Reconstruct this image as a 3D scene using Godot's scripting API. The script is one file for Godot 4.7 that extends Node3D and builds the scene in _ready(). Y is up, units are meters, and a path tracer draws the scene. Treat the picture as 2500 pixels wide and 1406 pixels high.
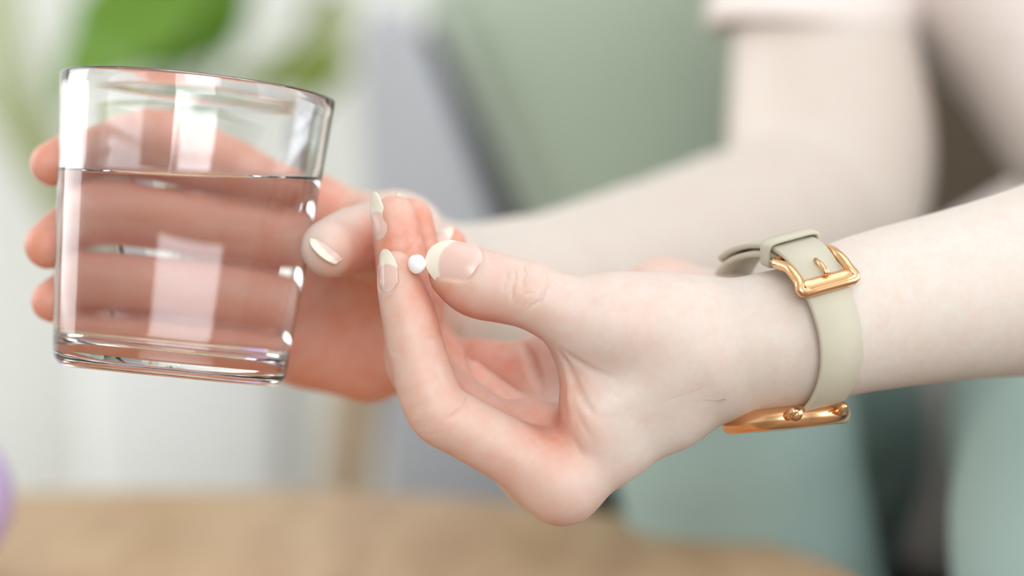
extends Node3D
# A hand pinching a small white tablet, the other hand holding a tumbler of water, in a bright living room.
# Millimetre frame used for the figure: x right, y up, z towards the lens, origin 0.7 m in front of the lens.

const FOCAL := 6295.0          # pixels, for a picture 2500 wide
const REACH := 700.0           # mm from the lens to the plane of focus
var lens_frame := Transform3D()

func mm(u: float, v: float, z: float) -> Vector3:
	var k := (REACH - z) / FOCAL
	return Vector3((u - 1250.0) * k, (703.0 - v) * k, z)

func to_room(p: Vector3) -> Vector3:
	return lens_frame * Vector3(p.x * 0.001, p.y * 0.001, (p.z - REACH) * 0.001)

# ---------------------------------------------------------------- nodes
var taken := {}
func numbered(called: String) -> String:
	if not taken.has(called):
		taken[called] = 0
		return called
	taken[called] += 1
	return "%s_%03d" % [called, taken[called]]

func thing(called: String, label: String, category: String, at := Vector3.ZERO, group := "") -> Node3D:
	var o := Node3D.new()
	o.name = numbered(called)
	add_child(o)
	o.position = at
	tag(o, label, category, group)
	return o

func tag(o: Node, label: String, category := "", group := "", kind := "") -> Node:
	if label: o.set_meta("label", label)
	if category: o.set_meta("category", category)
	if group: o.set_meta("group", group)
	if kind: o.set_meta("kind", kind)
	return o

func part(called: String, m: Mesh, mat: Material, parent: Node3D, label := "") -> MeshInstance3D:
	var o := MeshInstance3D.new()
	o.name = called
	o.mesh = m
	if mat: o.material_override = mat
	parent.add_child(o, true)
	if label: o.set_meta("label", label)
	return o

func structure(called: String, m: Mesh, mat: Material, at := Vector3.ZERO) -> MeshInstance3D:
	var o := part(called, m, mat, self)
	o.position = at
	o.set_meta("kind", "structure")
	return o

func box(size: Vector3) -> BoxMesh:
	var b := BoxMesh.new()
	b.size = size
	return b

func matte(c: Color, rough := 0.8, spec := 0.5) -> StandardMaterial3D:
	var m := StandardMaterial3D.new()
	m.albedo_color = c
	m.roughness = rough
	m.metallic_specular = spec
	return m

# ---------------------------------------------------------------- flesh: a field of tapered bones, meshed as surface nets
class Flesh:
	var A := PackedVector3Array()
	var B := PackedVector3Array()
	var IL := PackedFloat32Array()
	var RA := PackedFloat32Array()
	var RD := PackedFloat32Array()
	var N := PackedVector3Array()
	var S := PackedFloat32Array()
	var G := PackedInt32Array()
	var inner := {}             # group -> k inside it
	var between := 0.8          # k between fingers
	var into_palm := 5.0        # k of fingers into the palm (group 9)
	var CA := PackedVector3Array()
	var CB := PackedVector3Array()
	var CD := PackedFloat32Array()
	var CE := PackedFloat32Array()
	var CI := PackedInt32Array()
	var lines := 0
	var beds := []              # nail beds sunk into the flesh: [root, axis, side, out, width, length, curve]
	var CW := PackedFloat32Array()

	var cuts := []              # [point, normal, radius]: flat ends

	func bone(g: int, a: Vector3, b: Vector3, ra: float, rb: float, n := Vector3.ZERO, s := 1.0) -> void:
		A.append(a); B.append(b - a)
		IL.append(1.0 / maxf((b - a).length_squared(), 1e-6))
		RA.append(ra); RD.append(rb - ra); N.append(n); S.append(s - 1.0); G.append(g)

	func chain(g: int, nodes: Array, n := Vector3.ZERO, s := 1.0) -> void:
		for i in nodes.size() - 1:
			var p: Vector4 = nodes[i]
			var q: Vector4 = nodes[i + 1]
			bone(g, Vector3(p.x, p.y, p.z), Vector3(q.x, q.y, q.z), p.w, q.w, n, s)

	# the same, rounded: a spline through the nodes
	func limb(g: int, nodes: Array, steps := 4) -> void:
		var fine := []
		for i in nodes.size() - 1:
			var p0: Vector4 = nodes[maxi(i - 1, 0)]
			var p1: Vector4 = nodes[i]
			var p2: Vector4 = nodes[i + 1]
			var p3: Vector4 = nodes[mini(i + 2, nodes.size() - 1)]
			var span := Vector3(p2.x - p1.x, p2.y - p1.y, p2.z - p1.z).length()
			var m1 := (p2 - p0) * clampf(span / maxf(Vector3(p2.x - p0.x, p2.y - p0.y, p2.z - p0.z).length(), 0.01), 0.0, 1.0)
			var m2 := (p3 - p1) * clampf(span / maxf(Vector3(p3.x - p1.x, p3.y - p1.y, p3.z - p1.z).length(), 0.01), 0.0, 1.0)
			for k in steps:
				var t := float(k) / steps
				fine.append(p1 * (2 * t * t * t - 3 * t * t + 1) + m1 * (t * t * t - 2 * t * t + t) + p2 * (3 * t * t - 2 * t * t * t) + m2 * (t * t * t - t * t))
		fine.append(nodes[-1])
		chain(g, fine)

	# one groove (or ridge, if deep < 0) along a line, fading out at its ends
	func crease(points: Array, deep: float, wide: float, fade := true) -> void:
		var n := points.size() - 1
		for i in n:
			CA.append(points[i]); CB.append(points[i + 1] - points[i])
			CD.append(deep * (sqrt(sin(PI * (i + 0.02) / (n + 0.04))) if fade else 1.0))
			CE.append(deep * (sqrt(sin(PI * (i + 1.02) / (n + 0.04))) if fade else 1.0))
			CW.append(wide)
			CI.append(lines)
		lines += 1

	static func smin(a: float, b: float, k: float) -> float:
		var h := maxf(k - absf(a - b), 0.0) / k
		return minf(a, b) - h * h * k * 0.25

	func base(p: Vector3, list: PackedInt32Array) -> float:
		var fingers := 1e3
		var palm := 1e3
		var own := 1e3
		var cur := -1
		var k := 1.0
		for i in list:
			var pa := p - A[i]
			var ba := B[i]
			var h := clampf(pa.dot(ba) * IL[i], 0.0, 1.0)
			pa -= ba * h
			if S[i] != 0.0:
				pa += N[i] * (pa.dot(N[i]) * S[i])
			var d := pa.length() - RA[i] - RD[i] * h
			var g := G[i]
			if g != cur:
				if cur == 9: palm = own
				elif cur >= 0:
					var t := maxf(between - absf(fingers - own), 0.0)
					fingers = minf(fingers, own) - t * t * 0.25 / between
				cur = g
				own = d
				k = inner.get(g, 2.0)
			else:
				var t2 := maxf(k - absf(own - d), 0.0)
				own = minf(own, d) - t2 * t2 * 0.25 / k
		if cur == 9: palm = own
		elif cur >= 0:
			var t3 := maxf(between - absf(fingers - own), 0.0)
			fingers = minf(fingers, own) - t3 * t3 * 0.25 / between
		var t4 := maxf(into_palm - absf(fingers - palm), 0.0)
		var f := minf(fingers, palm) - t4 * t4 * 0.25 / into_palm
		for c in cuts:
			var q: Vector3 = p - c[0]
			if q.length_squared() < c[2] * c[2]: f = maxf(f, q.dot(c[1]))
		return f

	func full(p: Vector3, list: PackedInt32Array, creases: PackedInt32Array) -> float:
		var f := base(p, list)
		var cur := -1
		var best := 0.0
		for i in creases:
			if i < 0:
				var b: Array = beds[-i - 1]
				var q: Vector3 = p - b[0]
				var y := q.dot(b[1])
				var x := q.dot(b[2])
				var h := q.dot(b[3])
				var wide: float = b[4] * 0.5 * (1.0 - 0.1 * pow(maxf(1.0 - y / b[5], 0.0), 2.0))
				var s: float = asin(clampf(absf(x) / b[6], 0.0, 0.999)) * b[6] / wide
				if s < 1.06 and y > -0.6 and y < b[5] + 3.0 and absf(h) < 6.0:
					var root: float = 0.28 * b[5] * pow(s, 2.6)
					var w: float = smoothstep(1.0, 0.5, s) * smoothstep(root, root + 2.4, y)
					var sunk: float = b[6] * (cos(asin(clampf(x / b[6], -0.95, 0.95))) - 1.0) - 0.012 * pow(y - b[5] * 0.5, 2.0) - 0.18 - 0.4 * smoothstep(0.4 * b[5], -0.1 * b[5], y)
					f = lerpf(f, maxf(f, h - sunk), w)
				continue
			var pa := p - CA[i]
			var ba := CB[i]
			var t := clampf(pa.dot(ba) / ba.length_squared(), 0.0, 1.0)
			pa -= ba * t
			var x2 := pa.length_squared() / (CW[i] * CW[i])
			if x2 < 5.0:
				var g := lerpf(CD[i], CE[i], t) * exp(-x2)
				if CI[i] != cur:
					f += best
					best = 0.0
					cur = CI[i]
				if absf(g) > absf(best): best = g
		return f + best

	func all() -> PackedInt32Array:
		var l := PackedInt32Array()
		for i in A.size(): l.append(i)
		return l

	# from start along dir to the skin
	func strike(start: Vector3, dir: Vector3) -> Vector3:
		var p := start
		var l := all()
		for i in 80:
			var f := base(p, l)
			if f < 0.02: break
			p += dir * f * 0.8
		return p

	func near(c: Vector3, reach: float) -> PackedInt32Array:
		var l := PackedInt32Array()
		for i in A.size():
			var pa := c - A[i]
			var h := clampf(pa.dot(B[i]) * IL[i], 0.0, 1.0)
			pa -= B[i] * h
			if pa.length() - RA[i] - RD[i] * h < reach: l.append(i)
		return l

	func near_creases(c: Vector3, reach: float) -> PackedInt32Array:
		var l := PackedInt32Array()
		for i in CA.size():
			var pa := c - CA[i]
			pa -= CB[i] * clampf(pa.dot(CB[i]) / CB[i].length_squared(), 0.0, 1.0)
			if pa.length() < reach + CW[i] * 2.3: l.append(i)
		for i in beds.size():
			if c.distance_to(beds[i][0] + beds[i][1] * beds[i][5] * 0.5) < reach + beds[i][5] + 3.0: l.append(-i - 1)
		return l

	# [vertices, normals, indices], in mm; nothing outside lo..hi
	func mesh(lo: Vector3, hi: Vector3, cell: float) -> Array:
		const Q := 6
		var nx := int(ceil((hi.x - lo.x) / cell / Q)) * Q + 1
		var ny := int(ceil((hi.y - lo.y) / cell / Q)) * Q + 1
		var nz := int(ceil((hi.z - lo.z) / cell / Q)) * Q + 1
		var grid := PackedFloat32Array()
		grid.resize(nx * ny * nz)
		grid.fill(-999.0)
		var at := PackedInt32Array()
		at.resize(nx * ny * nz)
		at.fill(-1)
		var blocks := []
		var half := cell * Q * 0.5
		var diag := half * 1.7321
		for bz in range(0, nz - 1, Q):
			for by in range(0, ny - 1, Q):
				for bx in range(0, nx - 1, Q):
					var c := lo + Vector3(bx, by, bz) * cell + Vector3(half, half, half)
					var l := near(c, diag + 5.0)
					if l.is_empty(): continue
					if base(c, l) < -diag * 1.6 - 2.0: continue
					blocks.append([bx, by, bz, l, near_creases(c, diag)])
		for b in blocks:
			var l: PackedInt32Array = b[3]
			for z in range(b[2], b[2] + Q + 1):
				for y in range(b[1], b[1] + Q + 1):
					var row := (z * ny + y) * nx
					for x in range(b[0], b[0] + Q + 1):
						if grid[row + x] == -999.0:
							grid[row + x] = base(lo + Vector3(x, y, z) * cell, l)
		var V := PackedVector3Array()
		var M := PackedVector3Array()
		var sxy := nx * ny
		var corner := [0, 1, nx, nx + 1, sxy, sxy + 1, sxy + nx, sxy + nx + 1]
		var edges := [0, 1, 2, 3, 4, 5, 6, 7, 0, 2, 1, 3, 4, 6, 5, 7, 0, 4, 1, 5, 2, 6, 3, 7]
		var off := PackedVector3Array()
		for i in 8: off.append(Vector3(i & 1, (i >> 1) & 1, i >> 2))
		var g := PackedFloat32Array()
		g.resize(8)
		for b in blocks:
			var l: PackedInt32Array = b[3]
			var cr: PackedInt32Array = b[4]
			for z in range(b[2], b[2] + Q):
				for y in range(b[1], b[1] + Q):
					for x in range(b[0], b[0] + Q):
						var o: int = (z * ny + y) * nx + x
						var inside := 0
						for i in 8:
							var f := grid[o + corner[i]]
							g[i] = f
							if f < 0.0: inside += 1
						if inside == 0 or inside == 8: continue
						var sum := Vector3.ZERO
						var n := 0
						for e in range(0, 24, 2):
							var f0 := g[edges[e]]
							var f1 := g[edges[e + 1]]
							if (f0 < 0.0) != (f1 < 0.0):
								sum += off[edges[e]].lerp(off[edges[e + 1]], f0 / (f0 - f1))
								n += 1
						var p := lo + (Vector3(x, y, z) + sum / n) * cell
						var grad := Vector3.UP
						for turn in 2:
							const E := 0.12
							var a := full(p + Vector3(E, -E, -E), l, cr)
							var c2 := full(p + Vector3(-E, -E, E), l, cr)
							var d := full(p + Vector3(-E, E, -E), l, cr)
							var e2 := full(p + Vector3(E, E, E), l, cr)
							grad = Vector3(a - c2 - d + e2, -a - c2 + d + e2, -a + c2 - d + e2) / (4.0 * E)
							var fv := (a + c2 + d + e2) * 0.25
							p -= grad * clampf(fv / maxf(grad.length_squared(), 0.2), -cell, cell)
						at[o] = V.size()
						V.append(p)
						M.append(grad.normalized())
		var T := PackedInt32Array()
		for b in blocks:
			for z in range(maxi(b[2], 1), b[2] + Q):
				for y in range(maxi(b[1], 1), b[1] + Q):
					for x in range(maxi(b[0], 1), b[0] + Q):
						var o: int = (z * ny + y) * nx + x
						if at[o] < 0: continue
						var f0 := grid[o] < 0.0
						if f0 != (grid[o + 1] < 0.0): quad(T, at, o, o - nx, o - nx - sxy, o - sxy, f0)
						if f0 != (grid[o + nx] < 0.0): quad(T, at, o, o - sxy, o - 1 - sxy, o - 1, f0)
						if f0 != (grid[o + sxy] < 0.0): quad(T, at, o, o - 1, o - 1 - nx, o - nx, f0)
		return [V, M, T]

	static func quad(T: PackedInt32Array, at: PackedInt32Array, a: int, b: int, c: int, d: int, turned: bool) -> void:
		var i := at[a]
		var j := at[b]
		var k := at[c]
		var m := at[d]
		if i < 0 or j < 0 or k < 0 or m < 0: return
		if turned: T.append_array([i, k, j, i, m, k])
		else: T.append_array([i, j, k, i, k, m])

# ---------------------------------------------------------------- shapes
# a closed or open sheet over a grid of points (rows of equal length)
func sheet(rows: Array, close_u := false, close_v := false, flip := false, colors := []) -> ArrayMesh:
	var st := SurfaceTool.new()
	st.begin(Mesh.PRIMITIVE_TRIANGLES)
	st.set_smooth_group(0)
	var nv := rows.size()
	var nu: int = rows[0].size()
	for j in nv:
		for i in nu:
			if not colors.is_empty(): st.set_color(colors[j][i])
			st.set_uv(Vector2(float(i) / maxi(nu - 1, 1), float(j) / maxi(nv - 1, 1)))
			st.add_vertex(rows[j][i])
	var mu := nu if close_u else nu - 1
	var mv := nv if close_v else nv - 1
	for j in mv:
		for i in mu:
			var a := j * nu + i
			var b := j * nu + (i + 1) % nu
			var c := ((j + 1) % nv) * nu + (i + 1) % nu
			var d := ((j + 1) % nv) * nu + i
			for k in ([a, c, b, a, d, c] if flip else [a, b, c, a, c, d]): st.add_index(k)
	st.generate_normals()
	return st.commit()

func join(meshes: Array) -> ArrayMesh:
	var st := SurfaceTool.new()
	st.begin(Mesh.PRIMITIVE_TRIANGLES)
	for m in meshes: st.append_from(m, 0, Transform3D())
	return st.commit()

# a profile of (radius, height) turned about y
func lathe(profile: Array, n := 64, flip := false) -> ArrayMesh:
	var rows := []
	for p in profile:
		var row := []
		for i in n:
			var t := TAU * i / n
			row.append(Vector3(p.x * cos(t), p.y, p.x * sin(t)))
		rows.append(row)
	return sheet(rows, true, false, flip)

# a tube through points; radius may be a number or a list
func tube(points: Array, radius, n := 10, closed := false) -> ArrayMesh:
	var rows := []
	var side := Vector3.ZERO
	for j in points.size():
		var a: Vector3 = points[posmod(j - 1, points.size()) if closed else maxi(j - 1, 0)]
		var b: Vector3 = points[(j + 1) % points.size() if closed else mini(j + 1, points.size() - 1)]
		var t := (b - a).normalized()
		if side == Vector3.ZERO: side = t.cross(Vector3.UP if absf(t.y) < 0.9 else Vector3.RIGHT)
		side = (side - t * side.dot(t)).normalized()
		var up := t.cross(side)
		var r: float = radius[j] if radius is Array else radius
		var row := []
		for i in n: row.append(points[j] + (side * cos(TAU * i / n) + up * sin(TAU * i / n)) * r)
		rows.append(row)
	if not closed:
		var first := []
		var last := []
		for i in n:
			first.append(points[0])
			last.append(points[-1])
		rows.push_front(first)
		rows.append(last)
	return sheet(rows, true, closed, true)

# a box with rounded edges, centred
func soft_box(size: Vector3, r: float, n := 4) -> ArrayMesh:
	var rows := []
	var h := size * 0.5 - Vector3(r, r, r)
	var lat := []
	for i in n + 1: lat.append([-PI / 2 + PI / 2 * i / n, -1.0])
	for i in n + 1: lat.append([PI / 2 * i / n, 1.0])
	for l in lat:
		var row := []
		for q in 4:
			for i in n + 1:
				var a := PI / 2 * (q + float(i) / n)
				var sx := 1.0 if q == 0 or q == 3 else -1.0
				var sz := 1.0 if q < 2 else -1.0
				row.append(Vector3(sx * h.x + cos(a) * cos(l[0]) * r, l[1] * h.y + sin(l[0]) * r, sz * h.z + sin(a) * cos(l[0]) * r))
		rows.append(row)
	var first := []
	var last := []
	for i in rows[0].size():
		first.append(Vector3(0, -size.y * 0.5, 0))
		last.append(Vector3(0, size.y * 0.5, 0))
	rows.push_front(first)
	rows.append(last)
	return sheet(rows, true, false, false)

func boxes(list: Array) -> ArrayMesh:
	var st := SurfaceTool.new()
	st.begin(Mesh.PRIMITIVE_TRIANGLES)
	for b in list: st.append_from(box(b[1]), 0, Transform3D(Basis(), b[0]))
	return st.commit()

func noise_map(freq: float, size: int, seed_: int, octaves := 4) -> NoiseTexture2D:
	var n := FastNoiseLite.new()
	n.seed = seed_
	n.frequency = freq
	n.fractal_octaves = octaves
	var t := NoiseTexture2D.new()
	t.width = size
	t.height = size
	t.seamless = true
	t.noise = n
	return t

func cloth(c: Color, scale: float, deep := 0.04) -> StandardMaterial3D:
	var m := matte(c, 0.92, 0.3)
	m.uv1_triplanar = true
	m.uv1_scale = Vector3.ONE * scale
	m.heightmap_enabled = true
	m.heightmap_texture = weave
	m.heightmap_scale = deep
	return m

# ---------------------------------------------------------------- the scene
var SKIN: StandardMaterial3D
var NAIL: StandardMaterial3D
var weave: ImageTexture
var ROSE: StandardMaterial3D

func _ready() -> void:
	# camera, sky, window light and exposure
	var cam := Camera3D.new()
	cam.name = "camera"
	cam.position = Vector3(0, 0.61, 0)
	cam.rotation_degrees.x = -3.0
	lens_frame = cam.transform
	cam.keep_aspect = Camera3D.KEEP_HEIGHT
	cam.near = 0.02
	cam.far = 60.0
	var lens := CameraAttributesPhysical.new()
	lens.frustum_focal_length = 12.0 / (703.0 / FOCAL)
	lens.frustum_focus_distance = 0.695
	lens.exposure_aperture = lens.frustum_focal_length / 21.0
	cam.attributes = lens
	add_child(cam)
	cam.make_current()
	var env := Environment.new()
	env.background_mode = Environment.BG_SKY
	var sky := ProceduralSkyMaterial.new()
	sky.sky_top_color = Color(0.82, 0.88, 0.96)
	sky.sky_horizon_color = Color(0.95, 0.96, 0.97)
	sky.ground_bottom_color = Color(0.55, 0.54, 0.5)
	sky.ground_horizon_color = Color(0.8, 0.8, 0.78)
	sky.energy_multiplier = 1.5
	env.sky = Sky.new()
	env.sky.sky_material = sky
	env.tonemap_mode = Environment.TONE_MAPPER_LINEAR
	env.tonemap_exposure = 1.22
	env.sdfgi_enabled = true
	env.ssao_enabled = true
	env.ssil_enabled = true
	var we := WorldEnvironment.new()
	we.name = "world_environment"
	we.environment = env
	add_child(we)
	# daylight of the windows (behind the camera, in the right-hand wall, in the left-hand wall, added for the back wall) and of the added skylight
	daylight(Vector3(0.2, 1.4, 2.14), Vector3(0, 0, -1), Vector2(1.7, 1.4), 4.9)
	daylight(Vector3(2.54, 1.4, -0.2), Vector3(-1, 0, 0), Vector2(2.2, 1.6), 2.7)
	daylight(Vector3(-2.34, 1.4, -1.9), Vector3(1, 0, 0), Vector2(1.6, 1.8), 3.1)
	daylight(Vector3(0.4, 2.55, -0.4), Vector3(0, -1, 0.0001), Vector2(2.0, 1.8), 0.8)

	SKIN = matte(Color.WHITE, 0.48, 0.45)
	SKIN.vertex_color_use_as_albedo = true
	SKIN.subsurf_scatter_enabled = true
	SKIN.subsurf_scatter_strength = 0.25
	SKIN.uv1_triplanar = true
	SKIN.uv1_scale = Vector3.ONE * 40.0
	SKIN.heightmap_enabled = true
	SKIN.heightmap_texture = noise_map(0.12, 512, 5, 3)
	SKIN.heightmap_scale = 0.004
	NAIL = matte(Color.WHITE, 0.25, 0.5)
	NAIL.vertex_color_use_as_albedo = true
	ROSE = matte(Color(0.95, 0.75, 0.57), 0.22)
	ROSE.metallic = 1.0
	var im := Image.create(64, 64, false, Image.FORMAT_RGB8)
	for y in 64:
		for x in 64:
			var q := 0.5 + 0.25 * sin(TAU * x / 8.0) * (1.0 if (y / 4 + x / 4) % 2 else -1.0) + 0.25 * sin(TAU * y / 8.0)
			im.set_pixel(x, y, Color(q, q, q))
	weave = ImageTexture.create_from_image(im)

	room()
	furniture()
	plant()
	person()
	tumbler()
	watch()

func daylight(at: Vector3, towards: Vector3, size: Vector2, energy: float) -> void:
	var l := AreaLight3D.new()
	l.name = numbered("window_light")
	l.area_size = size
	l.light_energy = energy
	l.light_color = Color(0.965, 0.98, 0.985)
	l.area_range = 12.0
	l.shadow_enabled = true
	add_child(l)
	l.position = at
	l.look_at_from_position(at, at + towards)

# ---------------------------------------------------------------- room
func window(n: int, at: Vector3, size: Vector2, turn: float) -> void:
	var w := Node3D.new()
	w.name = "window_%d" % n
	add_child(w)
	w.position = at
	w.rotation.y = turn
	w.set_meta("kind", "structure")
	var white := matte(Color(0.93, 0.93, 0.92), 0.4)
	var bars := []
	for s in [-1, 1]:
		bars.append([Vector3(s * (size.x / 2 - 0.03), 0, 0), Vector3(0.06, size.y, 0.08)])
		bars.append([Vector3(0, s * (size.y / 2 - 0.03), 0), Vector3(size.x - 0.12, 0.06, 0.08)])
	part("window_frame", boxes(bars), white, w)
	for i in 2:
		part("mullion", box(Vector3(0.05, size.y - 0.12, 0.06)), white, w).position.x = (i - 0.5) * size.x / 3.0
	var pane := StandardMaterial3D.new()
	pane.transparency = BaseMaterial3D.TRANSPARENCY_ALPHA
	pane.albedo_color = Color(1, 1, 1, 0.03)
	pane.roughness = 0.0
	for i in 3:
		part("pane", box(Vector3(size.x / 3.0 - 0.08, size.y - 0.12, 0.006)), pane, w).position.x = (i - 1) * size.x / 3.0

func room() -> void:
	var white := matte(Color(0.92, 0.92, 0.9), 0.9, 0.3)
	var X0 := -2.4
	var X1 := 2.6
	var Z0 := -3.0
	var Z1 := 2.2
	var H := 2.6
	var t := 0.14
	var boards := Node3D.new()
	boards.name = "floor"
	boards.set_meta("kind", "structure")
	add_child(boards)
	part("subfloor", box(Vector3(X1 - X0 + 2 * t, 0.1, Z1 - Z0 + 2 * t)), matte(Color(0.5, 0.4, 0.3)), boards).position = Vector3((X0 + X1) / 2, -0.06, (Z0 + Z1) / 2)
	var tones := [matte(Color(0.5, 0.43, 0.36), 0.5), matte(Color(0.47, 0.4, 0.33), 0.5), matte(Color(0.53, 0.46, 0.39), 0.5)]
	var plank := soft_box(Vector3(0.196, 0.02, Z1 - Z0 - 0.004), 0.002, 1)
	for i in 25:
		part("plank", plank, tones[(i * 7 + i / 3) % 3], boards).position = Vector3(X0 + 0.1 + i * 0.2, -0.01, (Z0 + Z1) / 2)
	# ceiling, with a skylight added for top light, 2.0 x 1.8 round (0.4, -0.4)
	structure("ceiling", boxes([
		[Vector3((X0 - t - 0.6) / 2, 0, (Z0 + Z1) / 2), Vector3(-0.6 - X0 + t, t, Z1 - Z0 + 2 * t)], [Vector3((X1 + t + 1.4) / 2, 0, (Z0 + Z1) / 2), Vector3(X1 + t - 1.4, t, Z1 - Z0 + 2 * t)],
		[Vector3(0.4, 0, (Z0 - t - 1.3) / 2), Vector3(2.0, t, -1.3 - Z0 + t)], [Vector3(0.4, 0, (Z1 + t + 0.5) / 2), Vector3(2.0, t, Z1 + t - 0.5)]]), white, Vector3(0, H + t / 2, 0))
	structure("wall_back", box(Vector3(X1 - X0 + 2 * t, H, t)), white, Vector3((X0 + X1) / 2, H / 2, Z0 - t / 2))
	# left wall, opening added to brighten the back wall, 1.6 x 1.8 round (1.4, -1.9)
	structure("wall_left", boxes([
		[Vector3(0, H / 2, (Z0 - 2.7) / 2), Vector3(t, H, -2.7 - Z0)], [Vector3(0, H / 2, (Z1 - 1.1) / 2), Vector3(t, H, Z1 + 1.1)],
		[Vector3(0, 0.25, -1.9), Vector3(t, 0.5, 1.6)], [Vector3(0, (2.3 + H) / 2, -1.9), Vector3(t, H - 2.3, 1.6)]]), white, Vector3(X0 - t / 2, 0, 0))
	window(4, Vector3(X0 - 0.09, 1.4, -1.9), Vector2(1.6, 1.8), PI / 2)  # unseen window, added for light on the back wall
	# front wall, opening 1.7 x 1.4 round (0.2, 1.4)
	structure("wall_front", boxes([
		[Vector3((X0 - 0.65) / 2, H / 2, 0), Vector3(-0.65 - X0, H, t)], [Vector3((X1 + 1.05) / 2, H / 2, 0), Vector3(X1 - 1.05, H, t)],
		[Vector3(0.2, 0.35, 0), Vector3(1.7, 0.7, t)], [Vector3(0.2, (2.1 + H) / 2, 0), Vector3(1.7, H - 2.1, t)]]), white, Vector3(0, 0, Z1 + t / 2))
	# right wall, opening 2.2 x 1.6 round (1.4, -0.2)
	structure("wall_right", boxes([
		[Vector3(0, H / 2, (Z0 - 1.3) / 2), Vector3(t, H, -1.3 - Z0)], [Vector3(0, H / 2, (Z1 + 0.9) / 2), Vector3(t, H, Z1 - 0.9)],
		[Vector3(0, 0.3, -0.2), Vector3(t, 0.6, 2.2)], [Vector3(0, (2.2 + H) / 2, -0.2), Vector3(t, H - 2.2, 2.2)]]), white, Vector3(X1 + t / 2, 0, 0))
	window(1, Vector3(0.2, 1.4, Z1 + 0.09), Vector2(1.7, 1.4), 0.0)
	window(2, Vector3(X1 + 0.09, 1.4, -0.2), Vector2(2.2, 1.6), PI / 2)
	window(3, Vector3(0.4, H + 0.09, -0.4), Vector2(2.0, 1.8), 0.0)  # unseen skylight, added for light from above
	get_node("window_3").rotation.x = PI / 2
	var skirt := matte(Color(0.9, 0.9, 0.89), 0.5)
	structure("baseboard_back", soft_box(Vector3(X1 - X0, 0.09, 0.016), 0.004, 2), skirt, Vector3((X0 + X1) / 2, 0.045, Z0 + 0.008))
	structure("baseboard_left", soft_box(Vector3(0.016, 0.09, Z1 - Z0 - 0.04), 0.004, 2), skirt, Vector3(X0 + 0.008, 0.045, (Z0 + Z1) / 2))

# ---------------------------------------------------------------- furniture
func wood_map(w: int, h: int, light: Color, dark: Color, seed_: int) -> ImageTexture:
	var n := FastNoiseLite.new()
	n.seed = seed_
	n.frequency = 1.0
	n.fractal_octaves = 4
	var fine := FastNoiseLite.new()
	fine.seed = seed_ + 9
	fine.frequency = 1.0
	var im := Image.create(w, h, false, Image.FORMAT_RGB8)
	for y in h:
		for x in w:
			var u := float(x) / w
			var v := float(y) / h
			var g := 0.5 + 0.5 * sin(70.0 * u + 9.0 * n.get_noise_2d(u * 5.0, v * 0.9))
			g = 0.55 * g + 0.45 * (0.5 + 0.5 * n.get_noise_2d(u * 14.0, v * 1.1)) + 0.35 * fine.get_noise_2d(u * 240.0, v * 9.0)
			im.set_pixel(x, y, dark.lerp(light, clampf(g, 0, 1)))
	return ImageTexture.create_from_image(im)

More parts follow.
